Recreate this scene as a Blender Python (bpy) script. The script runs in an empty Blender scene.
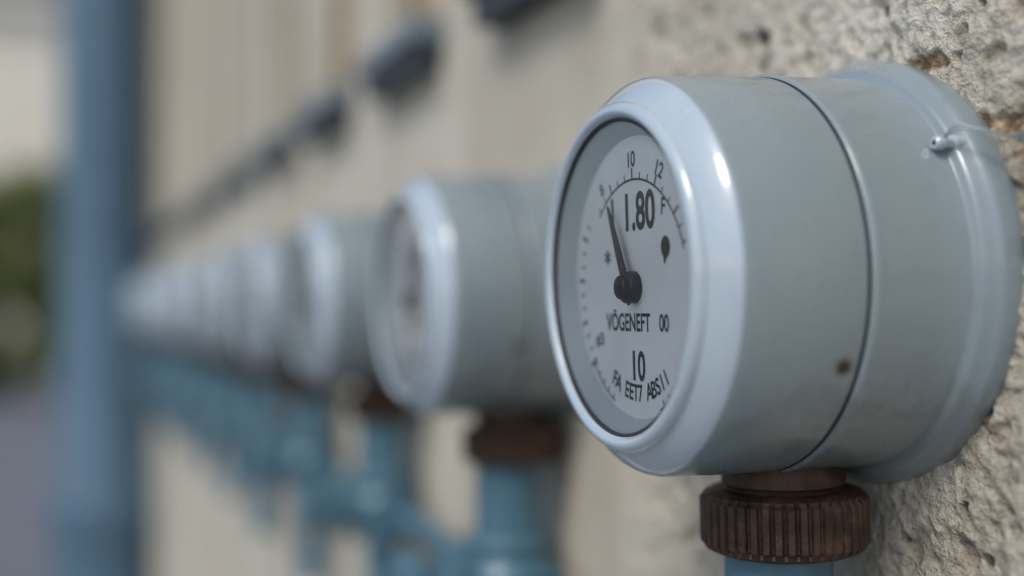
import bpy, bmesh, math, random
from mathutils import Vector, Matrix, noise
random.seed(7)
R=0.075
CZ=1.35            # camera height
HZ=CZ+0.163*R      # gauge axis height
FX=2.64*R          # dial front plane x
WX=4.20*R          # wall surface x
G0=5.5*R; GS=4.34*R
TILT=math.radians(1.6)
scene=bpy.context.scene
scene.view_settings.view_transform='Standard'; scene.view_settings.look='None'
scene.view_settings.exposure=0

# ------------------------------------------------------------ helpers
def link(o,parent=None):
    scene.collection.objects.link(o)
    if parent: o.parent=parent
    return o
def obj(name,me,parent=None,loc=(0,0,0)):
    o=bpy.data.objects.new(name,me); o.location=loc
    return link(o,parent)
def empty(name,loc=(0,0,0)):
    o=bpy.data.objects.new(name,None); o.location=loc; o.empty_display_size=.05
    return link(o)
def finish(me,angle=35,smooth=True):
    if smooth:
        for p in me.polygons: p.use_smooth=True
        me.set_sharp_from_angle(angle=math.radians(angle))
    return me
def lathe(name,prof,axis='X',seg=128,mats=(),matf=None,radf=None,angle=35,capstart=False,capend=False):
    bm=bmesh.new(); rings=[]
    for a,r in prof:
        ring=[]
        for i in range(seg):
            t=2*math.pi*i/seg
            rr=r if radf is None else radf(a,r,t)
            c,s=rr*math.cos(t),rr*math.sin(t)
            if axis=='X': v=(a,-c,s)
            elif axis=='Z': v=(c,s,a)
            else: v=(c,a,s)
            ring.append(bm.verts.new(v))
        rings.append(ring)
    for k in range(len(rings)-1):
        for i in range(seg):
            j=(i+1)%seg
            f=bm.faces.new((rings[k][i],rings[k][j],rings[k+1][j],rings[k+1][i]))
            if matf: f.material_index=matf((prof[k][0]+prof[k+1][0])/2,(prof[k][1]+prof[k+1][1])/2)
    if capstart: bm.faces.new(rings[0])
    if capend: bm.faces.new(rings[-1])
    bmesh.ops.recalc_face_normals(bm,faces=bm.faces)
    me=bpy.data.meshes.new(name); bm.to_mesh(me); bm.free()
    for m in mats: me.materials.append(m)
    return finish(me,angle)
def face_minus_x(me):
    s=sum(p.normal.x*p.area for p in me.polygons)
    if s>0: me.flip_normals()
    return me
def box(bm,x0,x1,y0,y1,z0,z1,mi=0):
    vs=[bm.verts.new((x,y,z)) for x in (x0,x1) for y in (y0,y1) for z in (z0,z1)]
    for q in ((0,1,3,2),(4,6,7,5),(0,4,5,1),(2,3,7,6),(0,2,6,4),(1,5,7,3)):
        f=bm.faces.new([vs[i] for i in q]); f.material_index=mi
def mesh_from_bm(name,bm,mats=(),smooth=False,angle=35):
    bmesh.ops.recalc_face_normals(bm,faces=bm.faces)
    me=bpy.data.meshes.new(name); bm.to_mesh(me); bm.free()
    for m in mats: me.materials.append(m)
    if smooth: finish(me,angle)
    return me

# ------------------------------------------------------------ materials
class M:
    def __init__(s,name):
        s.m=bpy.data.materials.new(name); s.m.use_nodes=True
        s.nt=s.m.node_tree; s.n=s.nt.nodes; s.l=s.nt.links
        s.b=s.n['Principled BSDF']; s.tc=s.n.new('ShaderNodeTexCoord')
        s.co=s.tc.outputs['Object']
    def noise(s,scale,detail=4,rough=.55,dist=0,vec=None):
        t=s.n.new('ShaderNodeTexNoise'); t.inputs['Scale'].default_value=scale
        t.inputs['Detail'].default_value=detail; t.inputs['Roughness'].default_value=rough
        t.inputs['Distortion'].default_value=dist
        s.l.new(vec or s.co,t.inputs['Vector']); return t.outputs['Fac']
    def ramp(s,fac,stops):
        r=s.n.new('ShaderNodeValToRGB'); e=r.color_ramp.elements
        while len(e)<len(stops): e.new(.5)
        for i,(p,c) in enumerate(stops):
            e[i].position=p
            e[i].color=(c,c,c,1) if isinstance(c,(int,float)) else (*c,1)
        s.l.new(fac,r.inputs['Fac']); return r.outputs['Color']
    def mix(s,fac,a,b,mode='MIX'):
        x=s.n.new('ShaderNodeMix'); x.data_type='RGBA'; x.blend_type=mode
        for i,v in ((0,fac),(6,a),(7,b)):
            if isinstance(v,bpy.types.NodeSocket): s.l.new(v,x.inputs[i])
            elif i==0: x.inputs[0].default_value=v
            else: x.inputs[i].default_value=(*v,1)
        return x.outputs[2]
    def math(s,op,a,b=0.0,c=None):
        x=s.n.new('ShaderNodeMath'); x.operation=op
        for i,v in enumerate((a,b,c)):
            if v is None: continue
            if isinstance(v,bpy.types.NodeSocket): s.l.new(v,x.inputs[i])
            else: x.inputs[i].default_value=v
        return x.outputs[0]
    def mapping(s,scale):
        m=s.n.new('ShaderNodeMapping'); m.inputs['Scale'].default_value=scale
        s.l.new(s.co,m.inputs['Vector']); return m.outputs[0]
    def dist(s,pt):
        v=s.n.new('ShaderNodeVectorMath'); v.operation='DISTANCE'
        s.l.new(s.co,v.inputs[0]); v.inputs[1].default_value=pt; return v.outputs['Value']
    def attr(s,name):
        a=s.n.new('ShaderNodeAttribute'); a.attribute_name=name; return a.outputs['Fac']
    def bump(s,h,strength=.3,distance=.001,prev=None):
        b=s.n.new('ShaderNodeBump'); b.inputs['Strength'].default_value=strength
        b.inputs['Distance'].default_value=distance; s.l.new(h,b.inputs['Height'])
        if prev: s.l.new(prev,b.inputs['Normal'])
        return b.outputs[0]
    def set(s,color=None,rough=None,metal=None,normal=None,**k):
        for key,v in (('Base Color',color),('Roughness',rough),('Metallic',metal),('Normal',normal)):
            if v is None: continue
            if isinstance(v,bpy.types.NodeSocket): s.l.new(v,s.b.inputs[key])
            elif key=='Base Color': s.b.inputs[key].default_value=(*v,1)
            else: s.b.inputs[key].default_value=v
        for kk,v in k.items(): s.b.inputs[kk.replace('_',' ')].default_value=v
        return s.m

def paint(name,col,dark,rough=.36,rusty=True,coat=.15,cr=.15):
    p=M(name)
    n1=p.noise(12,4,.6); n2=p.noise(60,4,.6)
    c=p.mix(p.ramp(n1,[(.3,0),(.75,1)]),col,dark)
    grime=p.ramp(p.noise(140,6,.7,vec=p.mapping((1,1,.45))),[(.56,0),(.80,.30)])
    c=p.mix(grime,c,tuple(x*.62 for x in dark))
    if rusty:
        d=p.dist((0.70*R,-.935*R,-.445*R)); d=p.math('ADD',d,p.math('MULTIPLY',p.math('SUBTRACT',n2,.5),.006))
        c=p.mix(p.ramp(p.math('MULTIPLY',d,100),[(.18,1),(.52,0)]),c,(.12,.055,.025))
        c=p.mix(p.ramp(p.math('MULTIPLY',d,100),[(.20,1),(.28,0)]),c,(.015,.008,.006))
        sp=p.ramp(p.noise(260,2,.5),[(.755,0),(.79,.8)])
        c=p.mix(sp,c,(.10,.07,.05))
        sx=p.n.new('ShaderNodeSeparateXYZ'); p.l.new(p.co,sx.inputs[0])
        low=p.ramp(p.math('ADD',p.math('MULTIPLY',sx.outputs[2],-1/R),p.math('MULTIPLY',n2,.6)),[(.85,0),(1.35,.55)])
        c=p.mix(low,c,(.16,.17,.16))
    r=p.ramp(n2,[(.3,rough-.05),(.7,rough+.10)])
    nb=p.bump(p.noise(55,2,.5),.14,.002)
    nb=p.bump(p.noise(900,2,.5),.10,.0003,nb)
    return p.set(c,r,0,nb,Coat_Weight=coat,Coat_Roughness=cr)
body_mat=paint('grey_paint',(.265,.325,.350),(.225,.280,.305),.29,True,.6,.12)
bezel_mat=paint('bezel_paint',(.48,.57,.635),(.40,.49,.56),.20,False,1.0,.05)
inner_mat=paint('bezel_inner',(.60,.66,.68),(.50,.56,.585),.45,False,0)
blue_mat=paint('blue_pipe_paint',(.085,.190,.255),(.055,.135,.19),.34,False,.3)
drain_mat=paint('drain_paint',(.085,.165,.24),(.06,.125,.19),.45,False,.05)

p=M('gasket_black'); gasket=p.set((.02,.024,.028),.5)
p=M('rusty_brass')
n=p.noise(120,5,.65)
c=p.ramp(n,[(.25,(.018,.012,.009)),(.5,(.065,.036,.024)),(.75,(.14,.080,.048))])
rust=p.set(c,p.ramp(n,[(.3,.38),(.7,.68)]),.3,p.bump(p.noise(600,3,.6),.5,.0006))
p=M('dial_paper')
c=p.mix(p.ramp(p.noise(30,4,.6),[(.35,0),(.8,1)]),(.83,.86,.85),(.72,.75,.74))
c=p.mix(p.ramp(p.noise(700,2,.5),[(.72,0),(.80,.5)]),c,(.35,.33,.30))
dial_mat=p.set(c,.55)
p=M('dial_ink')
c=p.mix(p.ramp(p.noise(500,3,.6),[(.55,0),(.75,1)]),(.022,.026,.034),(.10,.11,.13))
ink=p.set(c,.6)
p=M('needle_metal'); needle_mat=p.set((.045,.05,.058),.38,.3)
p=M('steel_wire'); wire_mat=p.set((.33,.37,.40),.35,.7)

g=bpy.data.materials.new('gauge_glass'); g.use_nodes=True
nt=g.node_tree; nt.nodes.clear()
o=nt.nodes.new('ShaderNodeOutputMaterial'); mx=nt.nodes.new('ShaderNodeMixShader')
fr=nt.nodes.new('ShaderNodeFresnel'); fr.inputs['IOR'].default_value=1.30
tr=nt.nodes.new('ShaderNodeBsdfTransparent'); tr.inputs[0].default_value=(.98,.99,.99,1)
gl=nt.nodes.new('ShaderNodeBsdfGlossy'); gl.inputs['Roughness'].default_value=.05
nt.links.new(fr.outputs[0],mx.inputs[0]); nt.links.new(tr.outputs[0],mx.inputs[1])
nt.links.new(gl.outputs[0],mx.inputs[2]); nt.links.new(mx.outputs[0],o.inputs[0])
glass_mat=g

def plaster(name,near):
    p=M(name)
    big=p.noise(2.2,3,.6); med=p.noise(16,4,.62); fine=p.noise(150,4,.7)
    c=p.ramp(big,[(.28,(.56,.515,.415)),(.5,(.64,.60,.50)),(.75,(.71,.68,.585))])
    c=p.mix(p.ramp(med,[(.42,0),(.75,.5)]),c,(.47,.42,.325))
    streak=p.ramp(p.noise(7,3,.6,vec=p.mapping((1,1,.12))),[(.48,0),(.72,.5)])
    c=p.mix(streak,c,(.38,.33,.25))
    nb=p.bump(med,.5,.006)
    nb=p.bump(fine,.9,.005,nb)
    if near:
        gr=p.noise(420,3,.7)
        c=p.mix(p.ramp(fine,[(.36,.55),(.50,0)]),c,(.30,.27,.20))
        c=p.mix(p.ramp(gr,[(.55,0),(.75,.45)]),c,(.77,.765,.71))
        c=p.mix(p.ramp(gr,[(.28,.5),(.42,0)]),c,(.27,.24,.18))
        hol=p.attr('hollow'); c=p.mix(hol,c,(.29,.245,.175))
        c=p.mix(p.attr('stain_shade'),c,(.20,.165,.115))  # dark patches, including shade painted on the lower right wall
        br=p.ramp(p.noise(110,4,.65),[(.32,(.11,.07,.04)),(.5,(.34,.235,.14)),(.68,(.54,.44,.30))])
        c=p.mix(p.attr('chip'),c,br)
        c=p.mix(p.attr('pit'),c,(.035,.028,.02))
        v=p.n.new('ShaderNodeTexVoronoi'); v.inputs['Scale'].default_value=210; p.l.new(p.co,v.inputs['Vector'])
        nb=p.bump(v.outputs['Distance'],.4,.0014,nb)
        nb=p.bump(gr,.7,.0016,nb)
    return p.set(c,.93,0,nb)
wall_mat=plaster('wall_plaster',False)
wall_near=plaster('wall_plaster_chipped',True)

# ------------------------------------------------------------ wall
W=empty('plaster_wall')
Y0,Y1=3.0*R,8.4*R; Z0,Z1=CZ-3.6*R,CZ+2.85*R
step=.0011
ny=int((Y1-Y0)/step); nz=int((Z1-Z0)/step)
chips=[(4.93*R,CZ+1.27*R,.19*R,.07*R),(4.50*R,CZ+.90*R,.22*R,.06*R),(4.33*R,CZ+.78*R,.14*R,.11*R),(4.62*R,CZ-.5*R,.05*R,.12*R)]
stain_shades=[(4.45*R,CZ+.62*R,.28*R,.42*R,.75),(4.7*R,CZ-1.15*R,.55*R,.75*R,.55),(4.85*R,CZ+1.2*R,.4*R,.16*R,.45),(5.6*R,CZ-1.5*R,.5*R,.5*R,.35)]  # lower patches paint gauge shade into the plaster colour; upper ones darken around chips
pits=[(6.57*R,CZ+1.74*R,.085*R),(5.9*R,CZ+2.0*R,.03*R),(4.62*R,CZ-1.22*R,.04*R),(7.4*R,CZ+1.35*R,.03*R),(4.95*R,CZ-1.45*R,.03*R),(5.35*R,CZ+1.62*R,.03*R),(5.2*R,CZ-1.2*R,.03*R),(4.6*R,CZ+1.5*R,.03*R),(4.45*R,CZ-.95*R,.025*R),(4.75*R,CZ-.98*R,.03*R),(4.55*R,CZ-1.35*R,.03*R)]
def sm(x): x=max(0,min(1,x)); return x*x*(3-2*x)
verts=[];cv=[];pv=[];hv=[];sv=[]
nf=noise.noise
for j in range(nz+1):
    z=Z0+(Z1-Z0)*j/nz
    for i in range(ny+1):
        y=Y0+(Y1-Y0)*i/ny
        e=sm(min(i,ny-i,j,nz-j)/12)
        d=.0028*nf((y*14,z*14,0))+.0018*nf((y*45,z*45,3))
        s=nf((y*130,z*130,7)); s2=nf((y*270,z*270,11)); s3=nf((y*80,z*80,17)); s4=nf((y*430,z*430,13))
        d+=.0016*s+.0010*s2+.0005*s4
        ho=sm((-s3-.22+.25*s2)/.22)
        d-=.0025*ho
        c=0
        for cy,cz,ry,rz in chips:
            q=math.hypot((y-cy)/ry,(z-cz)/rz)
            if q<4:
                q+=1.1*nf((y*75,z*75,21))+.6*nf((y*200,z*200,5))+.35*s4
                c=max(c,sm((1.05-q)/.45))
        st=0
        for cy,cz,ry,rz,am in stain_shades:
            q=math.hypot((y-cy)/ry,(z-cz)/rz)
            if q<2.2:
                q+=.9*nf((y*35,z*35,31))+.5*s
                st=max(st,am*sm((1.3-q)/1.1))
        k=0
        for cy,cz,rr in pits:
            q=math.hypot(y-cy,z-cz)/rr
            if q<3:
                q+=.45*nf((y*160,z*160,9)); k=max(k,sm((1.05-q)/.35))
        d-=c*(.0022-.002*s)+k*.006
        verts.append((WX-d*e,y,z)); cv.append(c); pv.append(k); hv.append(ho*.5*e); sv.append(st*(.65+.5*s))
faces=[]
for j in range(nz):
    for i in range(ny):
        a=j*(ny+1)+i; faces.append((a,a+ny+1,a+ny+2,a+1))
me=bpy.data.meshes.new('wall_near'); me.from_pydata(verts,[],faces)
for nm,dat in (('chip',cv),('pit',pv),('hollow',hv),('stain_shade',sv)):
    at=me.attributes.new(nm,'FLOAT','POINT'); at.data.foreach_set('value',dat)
for q in me.polygons: q.use_smooth=True
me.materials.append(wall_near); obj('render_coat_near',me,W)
WT=CZ+2.4; WB=-.1
X2=WX+.35; YE=76*R
zs=CZ+3.36*R; zt=zs+.95
win=[]; c=10.0*R; HW=1.30*R; SP=4.5*R
while c<70*R: win.append((c-HW,c+HW)); c+=SP
bm=bmesh.new()
box(bm,WX,X2,-3.2,Y0,WB,WT)
box(bm,WX,X2,Y0,Y1,WB,Z0); box(bm,WX+.02,X2,Y0,Y1,Z0,Z1); box(bm,WX,X2,Y0,Y1,Z1,WT)
box(bm,WX,X2,Y1,YE,WB,zs); box(bm,WX,X2,Y1,YE,zt,WT)
prev=Y1
for a,b in win:
    box(bm,WX,X2,prev,a,zs,zt); prev=b
box(bm,WX,X2,prev,YE,zs,zt)
obj('masonry',mesh_from_bm('masonry',bm,[wall_mat]),W)

# windows with shutters + sills
p=M('shutter_wood')
c=p.mix(p.noise(25,3,.6,vec=p.mapping((1,1,.1))),(.44,.345,.21),(.55,.46,.31)); shutter=p.set(c,.7)
p=M('frame_paint'); c=p.mix(p.noise(30,2,.5),(.13,.12,.095),(.22,.20,.16)); frame=p.set(c,.6)
p=M('sill_metal'); c=p.mix(p.ramp(p.noise(18,4,.6),[(.35,0),(.7,1)]),(.15,.195,.23),(.28,.33,.37)); sillm=p.set(c,.42)
p=M('sill_bracket'); brk=p.set((.045,.055,.065),.6)
def win_mesh():
    bm=bmesh.new(); w=HW; h=zt-zs; rc=.40*R
    t=.22*R
    box(bm,rc-.1*R,rc+.2*R,-w+.004,-w+t,.004,h-.004,1); box(bm,rc-.1*R,rc+.2*R,w-t,w-.004,.004,h-.004,1)
    box(bm,rc-.1*R,rc+.2*R,-w+t,w-t,h-t,h-.004,1); box(bm,rc-.1*R,rc+.2*R,-w+t,w-t,.004,t,1)
    n=5; ww=(2*w-2*t)/n
    for i in range(n):
        box(bm,rc+(.004 if i%2 else 0),rc+.1*R,-w+t+i*ww+.0015,-w+t+(i+1)*ww-.0015,t+.001,h-t-.001,0)
    box(bm,rc-.06*R,rc-.006,-w+t+.002,w-t-.002,.28*h,.28*h+.3*R,1)
    box(bm,rc+.11*R,rc+.15*R,-w+t,w-t,t,h-t,1)
    return mesh_from_bm('window_unit',bm,[shutter,frame])
wm=win_mesh()
bm=bmesh.new()
pr=[(-.46,-.26),(-.46,-.03),(-.42,.00),(-.004,.06),(-.004,-.26)]
for y in (-1.36*R,1.36*R): 
    for x,z in pr: bm.verts.new((x*R,y,z*R))
bm.verts.ensure_lookup_table(); n=len(pr)
bm.faces.new(bm.verts[:n]); bm.faces.new(bm.verts[n:])
for i in range(n): bm.faces.new((bm.verts[i],bm.verts[(i+1)%n],bm.verts[n+(i+1)%n],bm.verts[n+i]))
bmesh.ops.recalc_face_normals(bm,faces=bm.faces)
bmesh.ops.bevel(bm,geom=bm.edges[:],offset=.0015,segments=2,affect='EDGES')
sm_=mesh_from_bm('sill_unit',bm,[sillm],True,40)
bm=bmesh.new(); box(bm,-.34*R,-.003*R,-1.24*R,1.24*R,-.56*R,-.263*R)
bmesh.ops.bevel(bm,geom=bm.edges[:],offset=.0015,segments=2,affect='EDGES')
bk_=mesh_from_bm('sill_support',bm,[brk],True,40)
for a,b in win:
    w=empty('shuttered_window',(WX,(a+b)/2,zs))
    obj('shutter_and_frame',wm,w); obj('sill',sm_,w); obj('sill_support',bk_,w)

# ------------------------------------------------------------ gauges
DA=.125
prof=[(DA+.005,.68),(DA,.722),(DA-.02,.732),(.02,.798),(.004,.808),(-.010,.818),(-.018,.834),(-.018,.850),(-.008,.868),(.008,.880),(.026,.886),(.036,.884),(.042,.892),(.052,.908),(.080,.942),(.110,.974),(.132,.993),(.150,1.003),(.168,1.010),(.19,1.015),
 (.45,1.026),(.768,1.034),(.776,1.032),(.782,1.021),(.790,1.021),(.794,1.036),(.803,1.047),(.822,1.050),(.85,1.047),(.87,1.043),(1.15,1.046),(1.345,1.046),(1.355,1.052),(1.362,1.078),(1.372,1.092),(1.386,1.102),(1.41,1.112),(1.435,1.130),(1.450,1.141),(1.47,1.146),(1.54,1.148),(1.556,1.144),(1.60,1.13)]
def mf(a,r):
    if r<.812 and a<DA+.01: return 2
    if .780<a<.793 and r<1.03: return 3
    if a<.155: return 1
    return 0
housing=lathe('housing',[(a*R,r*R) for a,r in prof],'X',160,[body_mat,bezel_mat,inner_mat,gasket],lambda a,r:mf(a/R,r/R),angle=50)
dial=lathe('dial_face',[(DA*R,.0005*R),(DA*R,.30*R),(DA*R,.720*R)],'X',96,[dial_mat])
gring=lathe('glass_gasket',[(.012*R,.812*R),(.004*R,.796*R),(.012*R,.786*R),(.030*R,.790*R),(.030*R,.812*R)],'X',128,[gasket])
glass=face_minus_x(lathe('glass',[(.022*R,.0005*R),(.022*R,.795*R)],'X',96,[glass_mat]))
hub=lathe('hub',[((DA-.002)*R,.082*R),(.070*R,.082*R),(.062*R,.076*R),(.060*R,.066*R),(.058*R,.062*R),(.036*R,.060*R),(.030*R,.054*R),(.028*R,.0005)],'X',48,[needle_mat])
def uv(a,u,v): return (a*R,-u*R,v*R)
bm=bmesh.new()
ang=math.radians(-25)
shape=[(-.026,-.09),(-.032,-.02),(-.032,.08),(-.028,.20),(-.019,.33),(-.005,.47),(.005,.47),(.019,.33),(.028,.20),(.032,.08),(.032,-.02),(.026,-.09)]
lo=[];hi=[]
for u,v in shape:
    uu=u*math.cos(ang)+v*math.sin(ang); vv=-u*math.sin(ang)+v*math.cos(ang)
    lo.append(bm.verts.new(uv(.072,uu,vv))); hi.append(bm.verts.new(uv(.082,uu,vv)))
bm.faces.new(lo); bm.faces.new(hi)
for i in range(len(lo)):
    j=(i+1)%len(lo); bm.faces.new((lo[i],lo[j],hi[j],hi[i]))
needle=mesh_from_bm('needle',bm,[needle_mat])

V=[];F=[]
def quad(pts):
    b=len(V); V.extend(pts); F.append(tuple(range(b,b+len(pts))))
A=DA-.0015
def tick(th,r0,r1,w):
    t=math.radians(th); s,c=math.sin(t),math.cos(t)
    quad([uv(A,r*s+k*w*c/2,r*c-k*w*s/2) for r,k in ((r0,-1),(r0,1),(r1,1),(r1,-1))])
def arc(t0,t1,r,w,n=60):
    for i in range(n):
        a=math.radians(t0+(t1-t0)*i/n); b=math.radians(t0+(t1-t0)*(i+1)/n)
        quad([uv(A,rr*math.sin(t),rr*math.cos(t)) for rr,t in ((r-w/2,a),(r+w/2,a),(r+w/2,b),(r-w/2,b))])
def text(s,u,v,h,wsc=1.0,rot=0,bold=0.0,align='CENTER'):
    cu=bpy.data.curves.new('t','FONT'); cu.body=s; cu.size=1; cu.align_x=align; cu.align_y='CENTER'; cu.offset=bold
    ob=bpy.data.objects.new('t',cu); scene.collection.objects.link(ob)
    dg=bpy.context.evaluated_depsgraph_get(); me=bpy.data.meshes.new_from_object(ob.evaluated_get(dg))
    b=len(V); t=math.radians(rot); k=h/.72
    for q in me.vertices:
        x=q.co.x*k*wsc; y=q.co.y*k
        V.append(uv(A,u+x*math.cos(t)+y*math.sin(t),v-x*math.sin(t)+y*math.cos(t)))
    for f in me.polygons: F.append(tuple(b+i for i in f.vertices))
    bpy.data.objects.remove(ob); bpy.data.curves.remove(cu); bpy.data.meshes.remove(me)
arc(-46,72,.55,.011)
for i in range(-5,9):
    th=i*8.6; tick(th,.555,.585 if i%3 else .61,.009 if i%3 else .013)
for i,th in enumerate(range(-128,-52,7)): tick(th,.615,.66 if i%3 else .685,.012 if i%3 else .018)
for i,th in enumerate(range(76,136,7)): tick(th,.61,.64 if i%3 else .66,.011 if i%3 else .016)
arc(-156,-128,.655,.010); arc(128,158,.655,.010)
for th in range(-154,-128,6): tick(th,.62,.655,.010)
for th in range(130,156,6): tick(th,.62,.655,.010)
text('8',-.36,.525,.070,.9,-30,.018); text('10',-.01,.650,.080,.9,-1,.022); text('12',.29,.570,.078,.9,26,.022)
text('1',-.235,.375,.17,.8,-3,.02); text('1.80',.06,.375,.19,.80,0,.026); text('F',.325,.385,.085,.9,6,.02)
text('V\u00d6GENEFT',-.09,-.185,.092,.78,0,.022); text('00',.305,-.185,.086,.85,0,.022)
text('10',.01,-.41,.15,.8,0,.026)
s='FA EET7 ABSI1'
for i,ch in enumerate(s):
    th=208-i*5.2; t=math.radians(th); r=.555
    text(ch,r*math.sin(t),r*math.cos(t)+.01,.086,.85,th-180,.022)
pts=[]
for i in range(20):
    t=2*math.pi*i/20; rr=.055
    pts.append(uv(A,.34+rr*math.sin(t)*.85,.19+rr*math.cos(t)*1.0))
quad(pts); quad([uv(A-.0002,.312,.16),uv(A-.0002,.36,.15),uv(A-.0002,.325,.10)])
text('*',-.31,.13,.12,1,0,.015); text('#3',-.43,-.28,.07,1,-8,.015)
me=bpy.data.meshes.new('dial_markings'); me.from_pydata(V,[],F); me.materials.append(ink); marks=me

NA=.975
def teeth(a,r,t):
    c=math.cos(44*t)
    if r>.425*R and c>0: return r-.022*R*c**.6
    return r
nutp=[(-.98,.30),(-1.06,.325),(-1.105,.325),(-1.115,.305),(-1.125,.30),(-1.135,.31),(-1.140,.39),(-1.155,.422),(-1.175,.432),(-1.185,.445),(-1.41,.445),(-1.42,.432),(-1.445,.42),(-1.465,.38),(-1.47,.30)]
nut=lathe('union_nut',[(a*R,r*R) for a,r in nutp],'Z',352,[rust],None,teeth,angle=30)
rp=[(-1.46,.285),(-2.05,.285),(-2.06,.36),(-2.09,.375),(-2.17,.375),(-2.20,.36),(-2.21,.33),(-2.28,.40),(-2.38,.45),(-2.46,.46),(-2.55,.45),(-2.66,.39),(-2.72,.33),(-2.73,.37),(-2.85,.37),(-2.86,.20),(-4.3,.20)]
riser=lathe('riser',[(a*R,r*R) for a,r in rp],'Z',64,[blue_mat])
stub=lathe('valve_bonnet',[(0,.27*R),(-.50*R,.27*R),(-.51*R,.36*R),(-.62*R,.36*R),(-.63*R,.16*R),(-.80*R,.15*R),(-.81*R,.27*R),(-.84*R,.30*R),(-.98*R,.30*R),(-1.0*R,.26*R),(-1.0*R,.001)],'X',48,[blue_mat])
bm=bmesh.new(); box(bm,-.95*R,-.87*R,-.10*R,.10*R,-.1*R,.62*R)
bmesh.ops.bevel(bm,geom=bm.edges[:],offset=.02*R,segments=2,affect='EDGES')
lever=mesh_from_bm('lever',bm,[blue_mat],True)
side=lathe('side_outlet',[(-.75*R,.14*R),(-.75*R,.26*R),(-.60*R,.26*R),(-.59*R,.19*R),(.59*R,.19*R),(.60*R,.26*R),(.75*R,.26*R),(.75*R,.14*R)],'Y',48,[blue_mat])
NG=11
for k in range(NG):
    y=G0+k*GS
    fx=FX+(.10*R if k else 0)
    hz=HZ-(.05*R if k else 0)
    e=empty('pressure_gauge',(fx,y,hz))
    DZ=-.05*R
    obj('housing',housing,e); obj('dial_face',dial,e); obj('dial_markings',marks,e,(0,0,DZ)); obj('glass_gasket',gring,e)
    nd=obj('needle',needle,e,(0,0,DZ)); obj('hub',hub,e,(0,0,DZ)); obj('glass',glass,e)
    if k: nd.rotation_euler=(random.uniform(-.9,.9),0,0)
    e.rotation_euler=(0 if k==0 else random.uniform(-.06,.06),-TILT,0)
    obj('union_nut',nut,e,(NA*R,0,0))
    v=empty('pipe_valve',(fx+NA*R,y,hz))
    obj('riser',riser,v); obj('valve_bonnet',stub,v,(0,0,-2.46*R)); obj('side_outlet',side,v,(0,0,-2.46*R))
    l=obj('lever',lever,v,(0,0,-2.46*R)); l.rotation_euler=(random.choice([1.5,1.7,-1.6,1.4]),0,0)
    if k==0: main=e
mp=lathe('manifold_pipe',[(G0-2.2*R,.11*R),(G0+NG*GS,.11*R)],'Y',32,[blue_mat],capstart=True,capend=True)
obj('manifold_pipe',mp,None,(FX+(NA+.08)*R,0,HZ-2.50*R))

th=math.radians(33)
lug=lathe('sealing_lug',[(-.075*R,.001),(-.075*R,.026*R),(-.065*R,.034*R),(-.03*R,.034*R),(-.022*R,.024*R),(.03*R,.024*R),(.04*R,.04*R),(.09*R,.04*R)],'X',24,[bezel_mat])
obj('sealing_lug',lug,main,(1.335*R,-math.cos(th)*1.09*R,math.sin(th)*1.09*R))
cu=bpy.data.curves.new('seal_wire','CURVE'); cu.dimensions='3D'; cu.bevel_depth=.005*R; cu.bevel_resolution=3
for off in (0,.02):
    sp=cu.splines.new('BEZIER'); pts=[(1.29,-.92,.60),(1.33,-1.0,.645+off),(1.42,-1.10,.63-off),(1.54,-1.18,.58+off),(1.64,-1.26,.555)]
    sp.bezier_points.add(len(pts)-1)
    for b,q in zip(sp.bezier_points,pts):
        b.co=[c*R for c in q]; b.handle_left_type=b.handle_right_type='AUTO'
cu.materials.append(wire_mat)
link(bpy.data.objects.new('seal_wire',cu),main)

# ------------------------------------------------------------ drain pipe
DR=1.93*R
zc=CZ-9.0*R
prof=[(.0,DR*1.04),(zc-.06,DR*1.04),(zc-.055,DR*1.14),(zc+.05,DR*1.16),(zc+.055,DR*1.06),(zc+.075,DR*.97),(zc+1.0,DR*.97),(3.0,DR*.97),(3.005,DR*1.12),(3.1,DR*1.12),(3.105,DR*.97),(3.7,DR*.97)]
d=empty('drain_pipe',(2.03*R,56*R,0))
obj('pipe',lathe('pipe',prof,'Z',64,[drain_mat]),d)
bm=bmesh.new()
for z in (.35,zc+.3,2.6): box(bm,DR*.9,WX-2.03*R,-.03,.03,z-.02,z+.02)
obj('brackets',mesh_from_bm('brackets',bm,[drain_mat]),d)

# ------------------------------------------------------------ ground
p=M('paving')
c=p.ramp(p.noise(3,4,.6),[(.3,(.12,.125,.14)),(.7,(.19,.195,.215))])
c=p.mix(p.ramp(p.noise(80,2,.6),[(.4,0),(.8,.5)]),c,(.24,.24,.26))
pave=p.set(c,.85)
bm=bmesh.new(); vs=[bm.verts.new(q) for q in ((-400,-400,0),(400,-400,0),(400,400,0),(-400,400,0))]; bm.faces.new(vs)
obj('ground',mesh_from_bm('ground',bm,[pave]))

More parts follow.
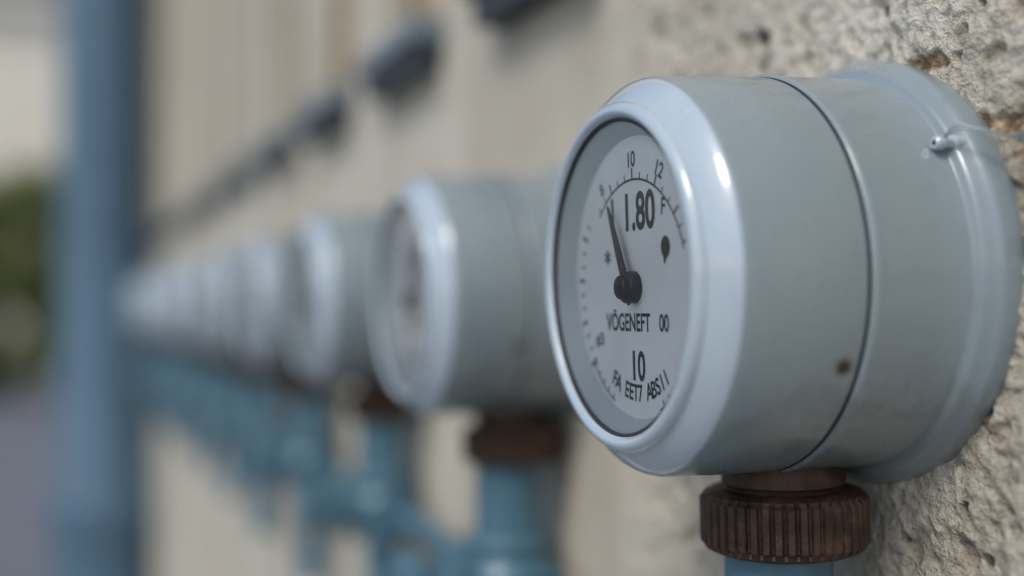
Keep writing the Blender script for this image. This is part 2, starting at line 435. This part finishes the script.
p=M('far_render'); c=p.ramp(p.noise(.8,3,.6),[(.3,(.80,.72,.57)),(.7,(.86,.80,.67))]); farw=p.set(c,.9)
p=M('far_trim'); trim=p.set((.82,.80,.74),.8)
p=M('far_glass'); fg=p.set((.05,.06,.07),.1)
p=M('roof_tile'); rt=p.set(p.ramp(p.noise(6,3,.6),[(.3,(.14,.09,.07)),(.7,(.22,.15,.11))]),.8)
B=empty('rendered_house',(0,27,0))
bm=bmesh.new()
bx0,bx1=-9,6; cols=[-8.1,-5.4,-2.7,0.7,3.4]; ww=1.1
zb=[(0,1.0),(2.5,4.0),(5.4,6.8)]
prev=bx0
for cx in cols+[None]:
    e_=cx if cx is not None else bx1
    box(bm,prev,e_,0,8,0,7.6,0)
    if cx is not None:
        for a,b in zb: box(bm,cx,cx+ww,.002,8,a,b,0)
        box(bm,cx,cx+ww,.002,8,6.8,7.6,0)
        for a,b in ((1.0,2.5),(4.0,5.4)):
            box(bm,cx,cx+ww,.25,.3,a,b,2)
            box(bm,cx-.08,cx+ww+.08,-.08,-.004,a-.1,a-.002,1)
            box(bm,cx+ww/2-.03,cx+ww/2+.03,.2,.246,a,b,1)
        prev=cx+ww
box(bm,bx0-.3,bx1+.3,-.35,8.3,7.604,7.9,1)
obj('walls',mesh_from_bm('walls',bm,[farw,trim,fg]),B)
bm=bmesh.new()
r=[bm.verts.new(q) for q in ((bx0-.3,-.35,7.91),(bx1+.3,-.35,7.91),(bx1+.3,8.3,7.91),(bx0-.3,8.3,7.91),(bx0+1,4,10.5),(bx1-1,4,10.5))]
for q in ((0,1,5,4),(1,2,5),(2,3,4,5),(3,0,4)): bm.faces.new([r[i] for i in q])
obj('roof',mesh_from_bm('roof',bm,[rt]),B)

p=M('leaves'); c=p.ramp(p.noise(2.5,3,.6),[(.3,(.10,.13,.035)),(.5,(.19,.22,.065)),(.75,(.30,.30,.11))]); leaf=p.set(c,.6)
def foliage(name,cx,cy,w,dp,h,n,base=0):
    bm=bmesh.new()
    cl=[(random.uniform(-w/2,w/2),random.uniform(-dp/2,dp/2),base+(h-base)*random.uniform(.05,.95),random.uniform(.25,.6)) for _ in range(int(w*dp*14))]
    for _ in range(n):
        c=random.choice(cl); v=Vector((random.gauss(0,1),random.gauss(0,1),random.gauss(0,1))).normalized()*c[3]*random.uniform(.5,1)
        q=Vector(c[:3])+v
        if q.z<.02: continue
        s=random.uniform(.06,.11); a=Vector((random.gauss(0,1),random.gauss(0,1),random.gauss(0,1))).normalized(); b=a.orthogonal().normalized()
        bm.faces.new([bm.verts.new(q+k) for k in (a*s,b*s*.6,-a*s,-b*s*.6)])
    return obj(name,mesh_from_bm(name,bm,[leaf]),None,(cx,cy,0))
foliage('hedge',-1.1,19.5,5.4,1.4,3.3,30000)

# ------------------------------------------------------------ light
S=Vector((-.58,-.44,.80)).normalized()
w=bpy.data.worlds.new('World'); scene.world=w; w.use_nodes=True
nt=w.node_tree; bg=nt.nodes['Background']; sky=nt.nodes.new('ShaderNodeTexSky')
sky.sky_type='NISHITA'; sky.sun_disc=False
sky.sun_elevation=math.asin(S.z); sky.sun_rotation=math.atan2(S.x,S.y)
sky.air_density=1.0; sky.dust_density=2.0; sky.ozone_density=1.5
nt.links.new(sky.outputs[0],bg.inputs[0]); bg.inputs[1].default_value=.15
sl=bpy.data.lights.new('sun','SUN'); sl.energy=1.5; sl.angle=math.radians(18); sl.color=(1,.955,.89)
so=bpy.data.objects.new('sun',sl); so.rotation_euler=S.to_track_quat('Z','Y').to_euler(); so.location=(-2,-2,5); link(so)

# ------------------------------------------------------------ camera
cam=bpy.data.cameras.new('camera'); cam.lens=36*1200/1024; cam.sensor_width=36
cam.clip_start=.01; cam.clip_end=1500
cam.dof.use_dof=True; cam.dof.focus_distance=6.06*R; cam.dof.aperture_fstop=(cam.lens/1000)/(.29*R); cam.dof.aperture_blades=0
co=bpy.data.objects.new('camera',cam); co.location=(0,0,CZ)
co.rotation_euler=(math.radians(90+1.05),0,math.radians(-20.85)); link(co)
scene.camera=co
